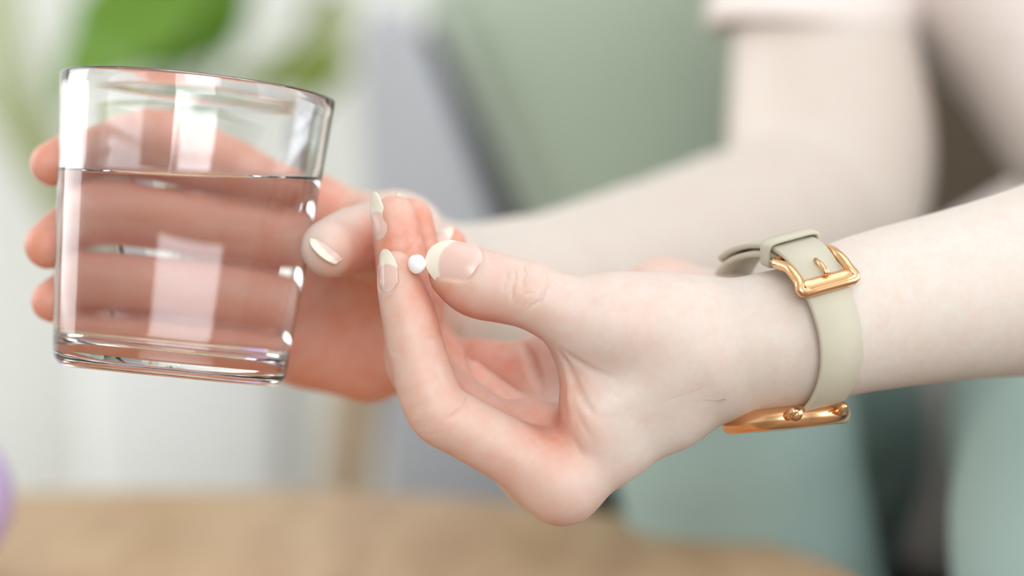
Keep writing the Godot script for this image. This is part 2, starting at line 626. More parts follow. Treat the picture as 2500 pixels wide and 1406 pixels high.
func furniture() -> void:
	# round coffee table
	var oak := matte(Color.WHITE, 0.42, 0.5)
	oak.albedo_texture = wood_map(512, 256, Color(0.79, 0.645, 0.485), Color(0.685, 0.52, 0.36), 3)
	oak.uv1_triplanar = true
	oak.uv1_scale = Vector3.ONE * 1.6
	var R := 0.288
	var t := thing("coffee_table", "round pale oak coffee table below the glass and hands", "table", Vector3(-0.155, 0, -0.921))
	var prof := [Vector2(0.0, 0.452), Vector2(R - 0.004, 0.452), Vector2(R - 0.001, 0.451), Vector2(R, 0.448), Vector2(R, 0.43), Vector2(R - 0.004, 0.427), Vector2(0, 0.427)]
	part("tabletop", lathe(prof, 128, true), oak, t)
	for k in 3:
		var a := TAU * (k + 0.25) / 3.0
		var d := Vector3(cos(a), 0, sin(a))
		part("leg", tube([d * 0.25 + Vector3(0, 0.002, 0), d * 0.2 + Vector3(0, 0.22, 0), d * 0.16 + Vector3(0, 0.428, 0)], [0.011, 0.014, 0.017], 14), oak, t)
	# round lavender vase on it
	var lav := matte(Color(0.79, 0.7, 0.88), 0.35)
	var v := thing("bud_vase", "small round lavender vase at the table's edge, mostly cut off by the picture", "vase", Vector3(-0.2145, 0.452, -0.948))
	var vp := []
	for i in 25:
		var a := -PI / 2 + PI * 0.9 * i / 24.0
		vp.append(Vector2(cos(a) * 0.03, 0.03 + sin(a) * 0.03))
	vp[0].x = 0.0
	vp.append_array([Vector2(0.0085, 0.066), Vector2(0.0105, 0.07), Vector2(0.0095, 0.0705), Vector2(0.0075, 0.066), Vector2(0.0075, 0.055), Vector2(0.0, 0.055)])
	part("vase_body", lathe(vp, 48), lav, v)
	# sofa, with a sloping left arm
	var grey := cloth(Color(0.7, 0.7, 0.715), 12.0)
	var shaded_grey := cloth(Color(0.11, 0.108, 0.105), 12.0)  # sofa fabric with the shade between the legs put into its colour
	var s := thing("sofa", "light grey fabric sofa with a sloping arm behind the seated person", "sofa", Vector3(0.82, 0, -1.6))
	part("backrest", soft_box(Vector3(1.86, 0.62, 0.16), 0.05, 6), cloth(Color(0.36, 0.355, 0.35), 12.0), s).position = Vector3(0.03, 0.41, -0.36)  # fabric darkened for the shade in the crevice beside the armrest
	var profile := PackedVector2Array([Vector2(-0.885, 0.12), Vector2(-0.921, 0.66), Vector2(-0.92, 0.69), Vector2(-0.912, 0.702), Vector2(-0.899, 0.705), Vector2(-0.891, 0.703), Vector2(-0.882, 0.692), Vector2(-0.864, 0.65), Vector2(-0.83, 0.56), Vector2(-0.775, 0.375), Vector2(-0.737, 0.12)])
	part("armrest", slab(profile, 0.46, 0.012), grey, s).position = Vector3(0, 0, -0.31)
	part("seat", soft_box(Vector3(1.66, 0.13, 0.84), 0.045, 6), shaded_grey, s).position = Vector3(0.1, 0.305, -0.01)
	part("seat_base", soft_box(Vector3(1.62, 0.14, 0.7), 0.02, 3), cloth(Color(0.16, 0.16, 0.16), 12.0), s).position = Vector3(0.12, 0.165, -0.07)  # base also coloured dark for the shaded gap between the legs
	for k in 4:
		part("leg", tube([Vector3(-0.64 + 1.44 * (k % 2), 0, -0.3 + 0.42 * (k / 2)), Vector3(-0.64 + 1.44 * (k % 2), 0.1, -0.3 + 0.42 * (k / 2))], 0.018, 12), oak, s)
	# taupe cushion, added to darken the shaded gap between arm and body
	var shade_cushion := thing("cushion", "added dark taupe cushion standing in for shade between the bent arm and the body", "cushion", Vector3(0.375, 0.57, -1.57))
	shade_cushion.rotation = Vector3(-0.12, 0, 0.04)
	pillow(shade_cushion, 0.36, cloth(Color(0.36, 0.31, 0.26), 14.0), cloth(Color(0.33, 0.28, 0.23), 14.0))
	# sage cushion leaning on the backrest
	var c := thing("cushion", "large sage green cushion with a piped edge leaning on the grey sofa", "cushion", Vector3(0.187, 0.612, -1.70))
	c.rotation = Vector3(-0.1, 0.0, deg_to_rad(21.8))
	pillow(c, 0.37, cloth(Color(0.62, 0.66, 0.59), 14.0), cloth(Color(0.72, 0.75, 0.7), 14.0))
	# wooden stool far behind, one leg in view
	var pine := matte(Color(0.86, 0.72, 0.53), 0.5)
	var st := thing("stool", "pale wooden stool against the white wall, one leg showing left of the sofa", "stool", Vector3(-0.05, 0, -2.62))
	part("seat", lathe([Vector2(0, 0.45), Vector2(0.155, 0.45), Vector2(0.16, 0.445), Vector2(0.16, 0.425), Vector2(0.155, 0.42), Vector2(0, 0.42)], 48, true), pine, st)
	for k in 4:
		var d := Vector3(1 if k % 2 else -1, 0, 1 if k / 2 else -1)
		part("leg", tube([d * 0.15, d * 0.1 + Vector3(0, 0.422, 0)], [0.012, 0.016], 12), pine, st)

# an outline in x and y with depth in z, its long edges rounded
func slab(outline: PackedVector2Array, depth: float, r: float) -> ArrayMesh:
	var rows := []
	var n := outline.size()
	for k in 12:
		var a := PI / 2 * (k if k < 6 else k - 1) / 5.0
		var inset := r * (1.0 - sin(a))
		var z := (depth / 2 - r + r * cos(a)) if k < 6 else -(depth / 2 - r - r * cos(a))
		if k >= 6: inset = r * (1.0 - sin(a))
		var row := []
		for i in n:
			var p := outline[i]
			var t := (outline[(i + 1) % n] - outline[(i + n - 1) % n]).normalized()
			row.append(Vector3(p.x + t.y * -inset * -1.0, p.y + t.x * inset * -1.0, z))
		rows.append(row)
	var mid := Vector2.ZERO
	for p in outline: mid += p / n
	var first := []
	var last := []
	for i in n:
		first.append(Vector3(mid.x, mid.y, depth / 2))
		last.append(Vector3(mid.x, mid.y, -depth / 2))
	rows.push_front(first)
	rows.append(last)
	return sheet(rows, true, false, false)

# a square cushion, its seam piped
func pillow(c: Node3D, size: float, cover: Material, edge: Material) -> void:
	var rows := []
	var seam := []
	var n := 30
	for side in [1, -1]:
		var grid := []
		for j in n + 1:
			var row := []
			for i in n + 1:
				var x := 2.0 * i / n - 1.0
				var y := 2.0 * j / n - 1.0
				var puff := pow(maxf((1 - x * x) * (1 - y * y), 0.0), 0.42)
				var pinch := 1.0 - 0.05 * (1 - y * y) * absf(x) - 0.0
				var pinch2 := 1.0 - 0.05 * (1 - x * x) * absf(y)
				row.append(Vector3(x * size * 0.5 * pinch, y * size * 0.5 * pinch2, side * size * 0.15 * puff))
			grid.append(row)
		rows.append(sheet(grid, false, false, side > 0))
		if side == 1:
			for i in n: seam.append(grid[0][i])
			for j in n: seam.append(grid[j][n])
			for i in n: seam.append(grid[n][n - i])
			for j in n: seam.append(grid[n - j][0])
	part("cover", join(rows), cover, c)
	part("piping", tube(seam, 0.008, 8, true), edge, c)

func leaf_mesh(length: float, width: float, bend: float, cup: float) -> ArrayMesh:
	var rows := []
	for j in 15:
		var t := j / 14.0
		var w := width * 0.5 * pow(sin(PI * clampf(pow(t, 0.75), 0.0, 1.0)), 0.75) * (1.0 - 0.25 * t)
		var row := []
		for i in 9:
			var s := i / 4.0 - 1.0
			row.append(Vector3(s * w, -bend * t * t * length + cup * absf(s) * w + 0.006 * sin(t * 24.0) * absf(s), t * length))
		rows.append(row)
	var top := sheet(rows)
	var under := []
	for r in rows:
		var row := []
		for p in r: row.append(p - Vector3(0, 0.0012, 0))
		under.append(row)
	return join([top, sheet(under, false, false, true)])

func plant() -> void:
	var o := thing("potted_plant", "tall leafy green plant in a white planter by the white wall", "plant", Vector3(-0.33, 0, -2.45))
	var rows := []
	for q in [[0.0, 0.001, 0.0], [0.078, 0.001, 0.01], [0.08, 0.006, 0.015], [0.095, 0.455, 0.018], [0.0945, 0.46, 0.018], [0.0885, 0.46, 0.014], [0.088, 0.455, 0.014], [0.086, 0.4, 0.014], [0.0, 0.4, 0.0]]:
		var row := []
		for i in 32:
			var t := TAU * (i + 0.5) / 32
			var corner: Vector3 = Vector3(signf(cos(t)), 0, signf(sin(t))) * (q[0] - q[2])
			row.append(Vector3(0.03, q[1], 0.02) + corner + Vector3(cos(t), 0, sin(t)) * q[2])
		rows.append(row)
	part("planter", sheet(rows, true), matte(Color(0.93, 0.93, 0.915), 0.6), o)
	part("soil", soft_box(Vector3(0.17, 0.03, 0.17), 0.01, 3), matte(Color(0.2, 0.15, 0.1), 0.95), o).position = Vector3(0.03, 0.415, 0.02)
	var green := matte(Color(0.36, 0.51, 0.08), 0.45)
	green.backlight_enabled = true
	green.backlight = Color(0.35, 0.5, 0.08)
	var olive := matte(Color(0.47, 0.54, 0.12), 0.5)
	olive.backlight_enabled = true
	olive.backlight = Color(0.4, 0.45, 0.1)
	var pale := matte(Color(0.7, 0.73, 0.55), 0.6)
	var big := leaf_mesh(0.19, 0.15, 0.2, 0.12)
	var small := leaf_mesh(0.13, 0.06, 0.2, 0.15)
	# [root of the blade (from the plant's foot), direction of its midrib, its upper side, kind, colour]
	var spots := [
		[Vector3(0.085, 0.775, 0.02), Vector3(-0.92, -0.36, 0.1), Vector3(0.1, 0.35, 0.93), 0, 0], [Vector3(0.04, 0.79, 0.03), Vector3(-0.6, -0.5, 0.3), Vector3(-0.3, 0.5, 0.8), 0, 0],
		[Vector3(0.18, 0.69, 0.0), Vector3(-1.0, -0.05, 0.1), Vector3(0.0, 0.6, 0.8), 1, 1], [Vector3(0.14, 0.79, -0.3), Vector3(-0.1, -1.0, 0.0), Vector3(0.2, 0.1, 0.9), 1, 2],
		[Vector3(0.0, 0.9, -0.05), Vector3(0.5, 0.6, -0.3), Vector3(0, 0.6, 0.6), 0, 0], [Vector3(0.06, 0.9, 0.05), Vector3(0.7, 0.3, 0.4), Vector3(-0.3, 0.8, 0.3), 0, 0], [Vector3(-0.06, 0.92, 0.0), Vector3(-0.7, 0.5, 0.1), Vector3(0.4, 0.7, 0.4), 0, 0]]
	for q in spots:
		var tip: Vector3 = q[0]
		part("stem", tube([Vector3(tip.x * 0.1, 0.42, tip.z * 0.1), Vector3(tip.x * 0.35, 0.42 + (tip.y - 0.42) * 0.6, tip.z * 0.4), tip], [0.005, 0.004, 0.003], 8), green, o)
		var lf := part("leaf", big if q[3] == 0 else small, [green, olive, pale][q[4]], o)
		var zz: Vector3 = q[1].normalized()
		var yy: Vector3 = (q[2] - zz * q[2].dot(zz)).normalized()
		lf.transform = Transform3D(Basis(yy.cross(zz), yy, zz), tip)
	for k in 5:
		var a := 0.5 + k * 0.17
		part("stem", tube([Vector3(-0.03, 0.42, 0.0), Vector3(-0.13 - 0.02 * k, 0.7, -0.02 * k), Vector3(-0.2 - 0.012 * k, 1.1, -0.04 * k)], 0.006, 8), pale, o)

# ---------------------------------------------------------------- the person
var left := Flesh.new()
var right := Flesh.new()

func n4(u: float, v: float, z: float, r: float) -> Vector4:
	var p := mm(u, v, z)
	return Vector4(p.x, p.y, p.z, r)

func left_arm() -> void:
	var f := left
	f.inner = {0: 0.6, 1: 0.6, 2: 0.6, 3: 0.6, 4: 0.6, 9: 7.0}
	# thumb
	f.limb(0, [n4(1118, 664, 3, 8.0), n4(1165, 690, 3, 9.3), n4(1230, 705, 4, 9.1), n4(1290, 720, 5, 8.9), n4(1345, 745, 5, 9.0), n4(1420, 775, 4, 11.0), n4(1500, 792, 2, 13.0)])
	# index
	f.limb(1, [n4(966, 657, 0, 5.0), n4(979, 707, 1, 6.2), n4(999, 775, 2, 7.3), n4(1018, 860, 3, 7.7), n4(1066, 998, 4, 8.4), n4(1130, 1040, 3, 8.4), n4(1250, 1105, 1, 8.9), n4(1372, 1178, 0, 10.6)])
	# middle
	f.limb(2, [n4(962, 532, -13, 6.2), n4(985, 680, -14, 7.2), n4(1000, 800, -15, 7.2), n4(1025, 905, -15, 8.3), n4(1318, 1150, -19, 10.0)])
	# ring
	f.limb(3, [n4(1003, 536, -29, 6.2), n4(1025, 680, -31, 6.8), n4(1035, 850, -33, 8.0), n4(1300, 1080, -36, 9.5)])
	# little
	f.limb(4, [n4(1098, 594, -42, 4.7), n4(1022, 722, -50, 5.6), n4(1085, 872, -53, 6.6), n4(1190, 892, -53, 7.5), n4(1330, 962, -50, 8.6)])
	# palm, wrist and forearm
	f.chain(9, [n4(1500, 792, 2, 13.0), n4(1600, 805, 0, 14.0), n4(1720, 818, -4, 14.5), n4(1850, 828, -8, 14.5)])
	f.chain(9, [n4(1372, 1178, 0, 10.6), n4(1500, 1080, -2, 9.3), n4(1640, 1002, -4, 9.3), n4(1800, 903, -8, 11.3), n4(1930, 826, -8, 15.0)])
	f.chain(9, [n4(1318, 1150, -19, 10), n4(1800, 890, -20, 12), n4(1930, 830, -18, 15)])
	f.chain(9, [n4(1300, 1080, -36, 9.5), n4(1800, 850, -32, 12)])
	f.chain(9, [n4(1330, 962, -50, 8.6), n4(1800, 810, -38, 12)])
	f.chain(9, [n4(1270, 906, -54, 7.6), n4(1345, 893, -52, 9.0), n4(1620, 748, -45, 12.6), n4(1760, 780, -36, 12), n4(1930, 830, -28, 14)])
	f.chain(9, [n4(1450, 1010, 3, 8.5), n4(1700, 880, 0, 13)])
	f.chain(9, [n4(1410, 860, 0, 6.5), n4(1470, 1040, 0, 8.0)])
	f.chain(9, [n4(1290, 1055, -14, 9.3), n4(1430, 1080, -12, 9)])
	f.limb(9, [n4(1850, 828, -8, 14.5), n4(1930, 828, -8, 14.6), n4(2100, 768, -18, 18.6), n4(2300, 727, -28, 20.6), n4(2500, 690, -40, 23.8), n4(2700, 655, -52, 28), n4(2900, 640, -64, 32)])
	f.limb(9, [n4(1930, 834, -28, 14.0), n4(2100, 768, -38, 18), n4(2300, 727, -48, 20.4), n4(2500, 690, -60, 23.8), n4(2700, 655, -72, 28), n4(2900, 640, -84, 32)])

func right_arm() -> void:
	var f := right
	f.inner = {0: 0.8, 1: 0.8, 2: 0.8, 3: 0.8, 4: 0.8, 9: 10.0}
	f.into_palm = 8.0
	f.limb(0, [n4(808, 606, -18, 8.3), n4(868, 586, -32, 9.5), n4(905, 590, -55, 11), n4(960, 600, -88, 14.5)])
	f.limb(1, [n4(128, 400, -48, 6.5), n4(215, 370, -62, 7.8), n4(400, 345, -86, 9.0), n4(765, 525, -97, 11.0)])
	f.limb(2, [n4(118, 598, -49, 7.0), n4(200, 545, -60, 8.0), n4(380, 510, -86, 9.0), n4(745, 640, -100, 11.0)])
	f.limb(3, [n4(128, 735, -50, 6.2), n4(200, 705, -60, 7.5), n4(390, 680, -84, 8.5), n4(745, 755, -98, 11.0)])
	f.limb(4, [n4(240, 835, -60, 5.6), n4(330, 825, -74, 6.5), n4(480, 825, -88, 7.5), n4(760, 855, -95, 10.0)])
	f.chain(9, [n4(960, 600, -88, 14.5), n4(1000, 690, -112, 20)])
	f.chain(9, [n4(765, 525, -97, 11.0), n4(900, 585, -108, 12), n4(1000, 700, -118, 20)])
	f.chain(9, [n4(745, 640, -100, 11.0), n4(1000, 720, -118, 20)])
	f.chain(9, [n4(745, 755, -98, 11.0), n4(1000, 750, -118, 20)])
	f.chain(9, [n4(760, 855, -95, 10.5), n4(900, 862, -100, 13), n4(1000, 790, -114, 19)])
	f.chain(9, [n4(960, 620, -84, 14), n4(860, 740, -92, 11)])
	f.limb(9, [n4(1000, 730, -116, 22), n4(1140, 772, -160, 27), n4(1300, 758, -205, 30), n4(1600, 682, -300, 36), n4(1990, 540, -400, 40)])
	f.limb(9, [n4(2030, 520, -400, 37), n4(2028, 330, -415, 40), n4(2014, 80, -430, 36), n4(2070, -350, -530, 44)])

# everything under the clothes, and the left upper arm
func torso() -> Flesh:
	var f := Flesh.new()
	f.inner = {9: 40.0}
	f.chain(9, [n4(2800, 648, -66, 30), Vector4(300, 30, -110, 40), Vector4(355, 100, -190, 42), Vector4(430, 190, -310, 48), Vector4(297, 190, -420, 60), Vector4(163, 207, -535, 48)])
	f.chain(9, [Vector4(300, 130, -430, 70), Vector4(350, 35, -540, 60), Vector4(250, -68, -720, 80)])
	f.chain(9, [Vector4(297, 190, -420, 55), Vector4(280, 290, -400, 48)])
	return f

func skin_mesh(list: Array, origin: Vector3, tint: Callable) -> ArrayMesh:
	var V := PackedVector3Array()
	var N := PackedVector3Array()
	var C := PackedColorArray()
	var T := PackedInt32Array()
	for m in list:
		var first := V.size()
		for i in m[0].size():
			V.append(to_room(m[0][i]) - origin)
			N.append(lens_frame.basis * m[1][i])
			C.append(tint.call(m[0][i], m[1][i]))
		for i in m[2]: T.append(i + first)
	var arr := []
	arr.resize(Mesh.ARRAY_MAX)
	arr[Mesh.ARRAY_VERTEX] = V
	arr[Mesh.ARRAY_NORMAL] = N
	arr[Mesh.ARRAY_COLOR] = C
	arr[Mesh.ARRAY_INDEX] = T
	var am := ArrayMesh.new()
	am.add_surface_from_arrays(Mesh.PRIMITIVE_TRIANGLES, arr)
	return am

var blush_and_shade := []      # [point in mm, radius, amount]: skin redness and painted red shade
var mottle := FastNoiseLite.new()
func skin_tint(p: Vector3, _n: Vector3) -> Color:
	var red := 0.0
	for b in blush_and_shade:
		var x: float = p.distance_squared_to(b[0]) / (b[1] * b[1])
		if x < 4.0: red += b[2] * exp(-x)
	red = clampf(red, 0.0, 1.0)
	red += (0.1 + 0.08 * red) * mottle.get_noise_3dv(p) + 0.1 * mottle.get_noise_3dv(p * 3.0)
	return Color(0.66, 0.57, 0.51).lerp(Color(0.655, 0.305, 0.222), red)

func person() -> void:
	left_arm()
	right_arm()
	mottle.seed = 4
	mottle.frequency = 0.15
	mottle.fractal_octaves = 2
	for q in [[1118, 690, 3, 11, 0.4], [1290, 720, 8, 12, 0.3], [1080, 715, 0, 8, 0.55], [1140, 765, 0, 9, 0.65], [1210, 795, 0, 9, 0.65], [1290, 812, 0, 9, 0.5], [1150, 600, 6, 8, 0.25], [968, 645, 0, 12, 0.32], [1000, 780, 2, 14, 0.32], [1030, 920, 3, 15, 0.34], [1066, 1030, 4, 14, 0.34], [1180, 1075, 0, 17, 0.32], [1290, 1130, 2, 16, 0.28], [1600, 900, 6, 48, 0.06], [1200, 690, 8, 22, 0.14],  # thumb underside reddened for its shade as well as its own flush
			[962, 532, -13, 14, 0.6], [990, 700, -14, 18, 0.6], [1025, 905, -15, 18, 0.5], [1003, 536, -29, 14, 0.6], [1025, 700, -31, 18, 0.6], [1098, 594, -42, 12, 0.6], [1080, 740, -50, 18, 0.6],
			[1120, 890, -50, 20, 0.55], [1230, 960, -30, 22, 0.55], [1330, 1060, -10, 14, 0.45], [1372, 1240, 0, 15, 0.45], [1390, 960, 4, 9, 0.5], [1380, 1060, 4, 9, 0.5], [1560, 760, 10, 18, 0.15], [1290, 870, -50, 16, 0.3],
			[800, 640, -14, 10, 0.3], [840, 665, -26, 9, 0.45], [870, 820, -85, 30, 0.9], [780, 900, -85, 34, 0.8], [120, 400, -46, 18, 0.6], [118, 598, -46, 18, 0.6], [128, 735, -48, 18, 0.6], [400, 400, -84, 40, 0.8], [380, 560, -84, 40, 0.9], [390, 720, -84, 40, 0.9], [620, 620, -90, 36, 0.8], [1640, 660, -45, 16, 0.5]]:  # far palm and fingers also redder for the shade behind thumb and glass
		blush_and_shade.append([mm(q[0], q[1], q[2]), float(q[3]), q[4]])
	var t0 := Time.get_ticks_msec()
	creases()
	plan_nails()
	var la := left.mesh(Vector3(-48, -75, -110), Vector3(205, 60, 28), 0.75)
	var ra := right.mesh(Vector3(-160, -60, -590), Vector3(230, 250, 0), 2.0)
	var bo := torso().mesh(Vector3(80, -200, -900), Vector3(560, 360, -20), 9.0)
	print("flesh ", la[0].size(), " ", ra[0].size(), " ", bo[0].size(), " vertices ", Time.get_ticks_msec() - t0, " ms")
	var o := thing("person", "seated person in a pale pink T-shirt and sage trousers pinching a white tablet", "person", to_room(Vector3(228, -160, -790)))
	part("body", skin_mesh([la, ra, bo], o.position, skin_tint), SKIN, o)
	print("skin ", Time.get_ticks_msec() - t0, " ms")
	clothes(o)
	nails(o)

func plain_tint(_p: Vector3, _n: Vector3) -> Color:
	return Color.WHITE

func clothes(o: Node3D) -> void:
	var pink := cloth(Color(0.9, 0.85, 0.83), 16.0)
	var f := Flesh.new()
	f.inner = {1: 12.0, 9: 30.0}
	f.into_palm = 40.0
	f.chain(1, [n4(2045, -190, -470, 50), n4(2070, -350, -530, 56)])
	f.chain(9, [Vector4(163, 207, -535, 56), Vector4(297, 190, -420, 75), Vector4(430, 190, -310, 58)])
	f.chain(9, [Vector4(236, 167, -455, 80), Vector4(296, 84, -405, 78), Vector4(385, 100, -350, 88)])
	f.chain(9, [Vector4(300, 110, -430, 80), Vector4(350, 35, -540, 70), Vector4(250, -68, -720, 95)])
	f.chain(2, [Vector4(430, 190, -310, 56), Vector4(395, 140, -250, 54)])
	var m := f.mesh(Vector3(60, -200, -920), Vector3(560, 310, -180), 5.0)
	part("shirt", skin_mesh([m], o.position, plain_tint), pink, o)
	# the right sleeve, its hem turned in
	var ends := [[1975.0, 84.0, -428.0, 45.5], [1988.0, 20.0, -434.0, 46.5], [2005.0, -60.0, -444.0, 48.0], [2035.0, -160.0, -465.0, 51.0], [2065.0, -300.0, -510.0, 55.0]]
	var rows := []
	var c0 := mm(1975, 84, -428)
	var along := Vector3(0.09, 1.0, -0.02).normalized()
	var sx := (Vector3(0.93, -0.05, 0.35) - along * along.dot(Vector3(0.93, -0.05, 0.35))).normalized()
	var sz := sx.cross(along)
	for k in 12:
		var row := []
		for i in 48:
			var t := TAU * i / 48
			var p: Vector3
			if k < 7:
				var r := [42.2, 42.2, 42.4, 43.2, 44.4, 45.2, 45.5][k] as float
				var y := [9.0, 4.0, 0.8, 0.0, 0.0, 0.6, 2.0][k] as float
				p = c0 + along * y + (sx * cos(t) + sz * sin(t)) * r
			else:
				var e: Array = ends[k - 7]
				var ripple := 1.0 + 0.02 * sin(3.0 * t + k)
				p = mm(e[0], e[1], e[2]) + along * (6.0 if k == 7 else 0.0) + (sx * cos(t) + sz * sin(t)) * e[3] * ripple
			row.append(to_room(p) - o.position)
		rows.append(row)
	part("sleeve", sheet(rows, true, false, true), pink, o)
	var g := Flesh.new()
	g.inner = {1: 20.0, 2: 20.0, 9: 40.0}
	g.between = 12.0
	g.into_palm = 30.0
	g.limb(1, [Vector4(158, -80, -715, 78), Vector4(94, -51, -410, 48), Vector4(128, -200, -430, 47), Vector4(190, -430, -470, 44), Vector4(195, -505, -470, 44)])
	g.limb(2, [Vector4(330, -80, -715, 80), Vector4(230, -85, -255, 62), Vector4(245, -250, -262, 55), Vector4(262, -505, -280, 48)])
	g.chain(9, [Vector4(158, -72, -725, 80), Vector4(330, -72, -725, 82)])
	var m2 := g.mesh(Vector3(20, -590, -920), Vector3(460, 60, -160), 6.0)
	part("trousers", skin_mesh([m2], o.position, plain_tint), cloth(Color(0.625, 0.71, 0.69), 16.0), o)

# a nail lies on the skin: its root, the end of its bed, its outward normal, width, free length and how pointed it is (mm)
class Nail:
	var root: Vector3
	var bed: float
	var ax: Vector3
	var out: Vector3
	var side: Vector3
	var width: float
	var free: float
	var point: float
	var R: float

	func _init(f: Flesh, at: Vector3, to: Vector3, outward: Vector3, w: float, fr: float, pt: float) -> void:
		var o := outward.normalized()
		var a := f.strike(at + o * 6.0, -o)
		var b := f.strike(to + o * 6.0, -o)
		width = w
		free = fr
		point = pt
		R = w * 0.63
		ax = (b - a).normalized()
		out = (o - ax * o.dot(ax)).normalized()
		side = ax.cross(out)
		root = a + out * 0.15
		bed = a.distance_to(b)

	func spot(s: float, y: float) -> Vector3:
		var w := width * 0.5 * (1.0 - 0.1 * pow(maxf(1.0 - y / bed, 0.0), 2.0))
		var a := s * w / R
		return root + ax * y + side * (R * sin(a)) + out * (R * (cos(a) - 1.0) + 0.1 - 0.012 * pow(y - bed * 0.5, 2.0) - 0.4 * smoothstep(0.4 * bed, -0.1 * bed, y))

	func root_line(s: float) -> float:
		return 0.28 * bed * pow(absf(s), 2.6)

	func tip_line(s: float) -> float:
		return bed + free - point * (free + 0.3 * bed) * pow(absf(s), 2.2)

	# the skin sinks under it and folds round it
	func fold(f: Flesh) -> void:
		f.beds.append([root, ax, side, out, width, bed, R])
		var line := []
		for k in 7: line.append(spot(-1.13, lerpf(bed * 0.75, root_line(1.0), k / 6.0)) - out * 0.3)
		for k in range(1, 10): line.append(spot((-1.0 + 0.2 * k) * 1.1, root_line(-1.0 + 0.2 * k) - 0.8) - out * 0.15)
		for k in 7: line.append(spot(1.13, lerpf(root_line(1.0), bed * 0.75, k / 6.0)) - out * 0.3)
		f.crease(line, -0.3, 0.8)

var nail_list := []
func plan_nails() -> void:
	nail_list = [
		Nail.new(left, mm(1174, 656, 9.5), mm(1076, 628, 9.0), Vector3(-0.05, 0.26, 0.95), 13.8, 4.4, 0.6),
		Nail.new(left, mm(953, 718, 5), mm(945, 650, 3), Vector3(-0.78, 0.05, 0.62), 9.2, 4.8, 0.8),
		Nail.new(left, mm(926, 592, -10), mm(914, 520, -11), Vector3(-0.88, 0.0, 0.47), 10.0, 6.0, 0.95),
		Nail.new(left, mm(958, 570, -31), mm(956, 510, -31), Vector3(-0.9, 0.2, 0.35), 9.0, 5.0, 1.1),
		Nail.new(left, mm(1070, 616, -40), mm(1084, 570, -39), Vector3(-0.62, 0.25, 0.74), 7.4, 3.4, 1.0),
		Nail.new(right, mm(862, 588, -22), mm(786, 606, -9.5), Vector3(-0.15, 0.25, 0.95), 12.0, 2.6, 0.6)]
	for i in 5: nail_list[i].fold(left)
	nail_list[5].root += nail_list[5].out * 0.8

func nail(o: Node3D, q: Nail) -> void:
	var top := []
	var low := []
	var tints := []
	var nv := 26
	var nu := 16
	for j in nv + 1:
		var a := []
		var b := []
		var tint := []
		for i in nu + 1:
			var s := 2.0 * i / nu - 1.0
			var y := lerpf(q.root_line(s), q.tip_line(s), float(j) / nv)
			var p := q.spot(s, y)
			a.append(to_room(p + q.out * 0.15) - o.position)
			b.append(to_room(p - q.out * 0.2) - o.position)
			var smile := q.bed - 0.22 * q.bed * s * s + 0.3
			var k := smoothstep(smile - 0.25, smile + 0.25, y)
			var moon := 0.4 * smoothstep(0.26 * q.bed, 0.16 * q.bed, y + 0.1 * q.bed * s * s)
			tint.append(Color(0.69, 0.46, 0.4).lerp(Color(0.72, 0.57, 0.52), moon).lerp(Color(0.76, 0.69, 0.575), k))
		top.append(a)
		low.append(b)
		tints.append(tint)
	var rim_top := []
	var rim_low := []
	var rim_tint := []
	for i in nu: rim_top.append(top[0][i]); rim_low.append(low[0][i]); rim_tint.append(tints[0][i])
	for j in nv: rim_top.append(top[j][nu]); rim_low.append(low[j][nu]); rim_tint.append(tints[j][nu])
	for i in nu: rim_top.append(top[nv][nu - i]); rim_low.append(low[nv][nu - i]); rim_tint.append(tints[nv][nu - i])
	for j in nv: rim_top.append(top[nv - j][0]); rim_low.append(low[nv - j][0]); rim_tint.append(tints[nv - j][0])
	part("fingernail", join([sheet(top, false, false, false, tints), sheet(low, false, false, true, tints), sheet([rim_top, rim_low], true, false, true, [rim_tint, rim_tint])]), NAIL, o)

# a crease in the skin, given where the lens sees it
func line_on(f: Flesh, spots: Array, deep: float, wide: float) -> void:
	var l := []
	for q in spots:
		var a := mm(q[0], q[1], 60)
		l.append(f.strike(a, (mm(q[0], q[1], 0) - a).normalized()))
	f.crease(l, deep, wide)

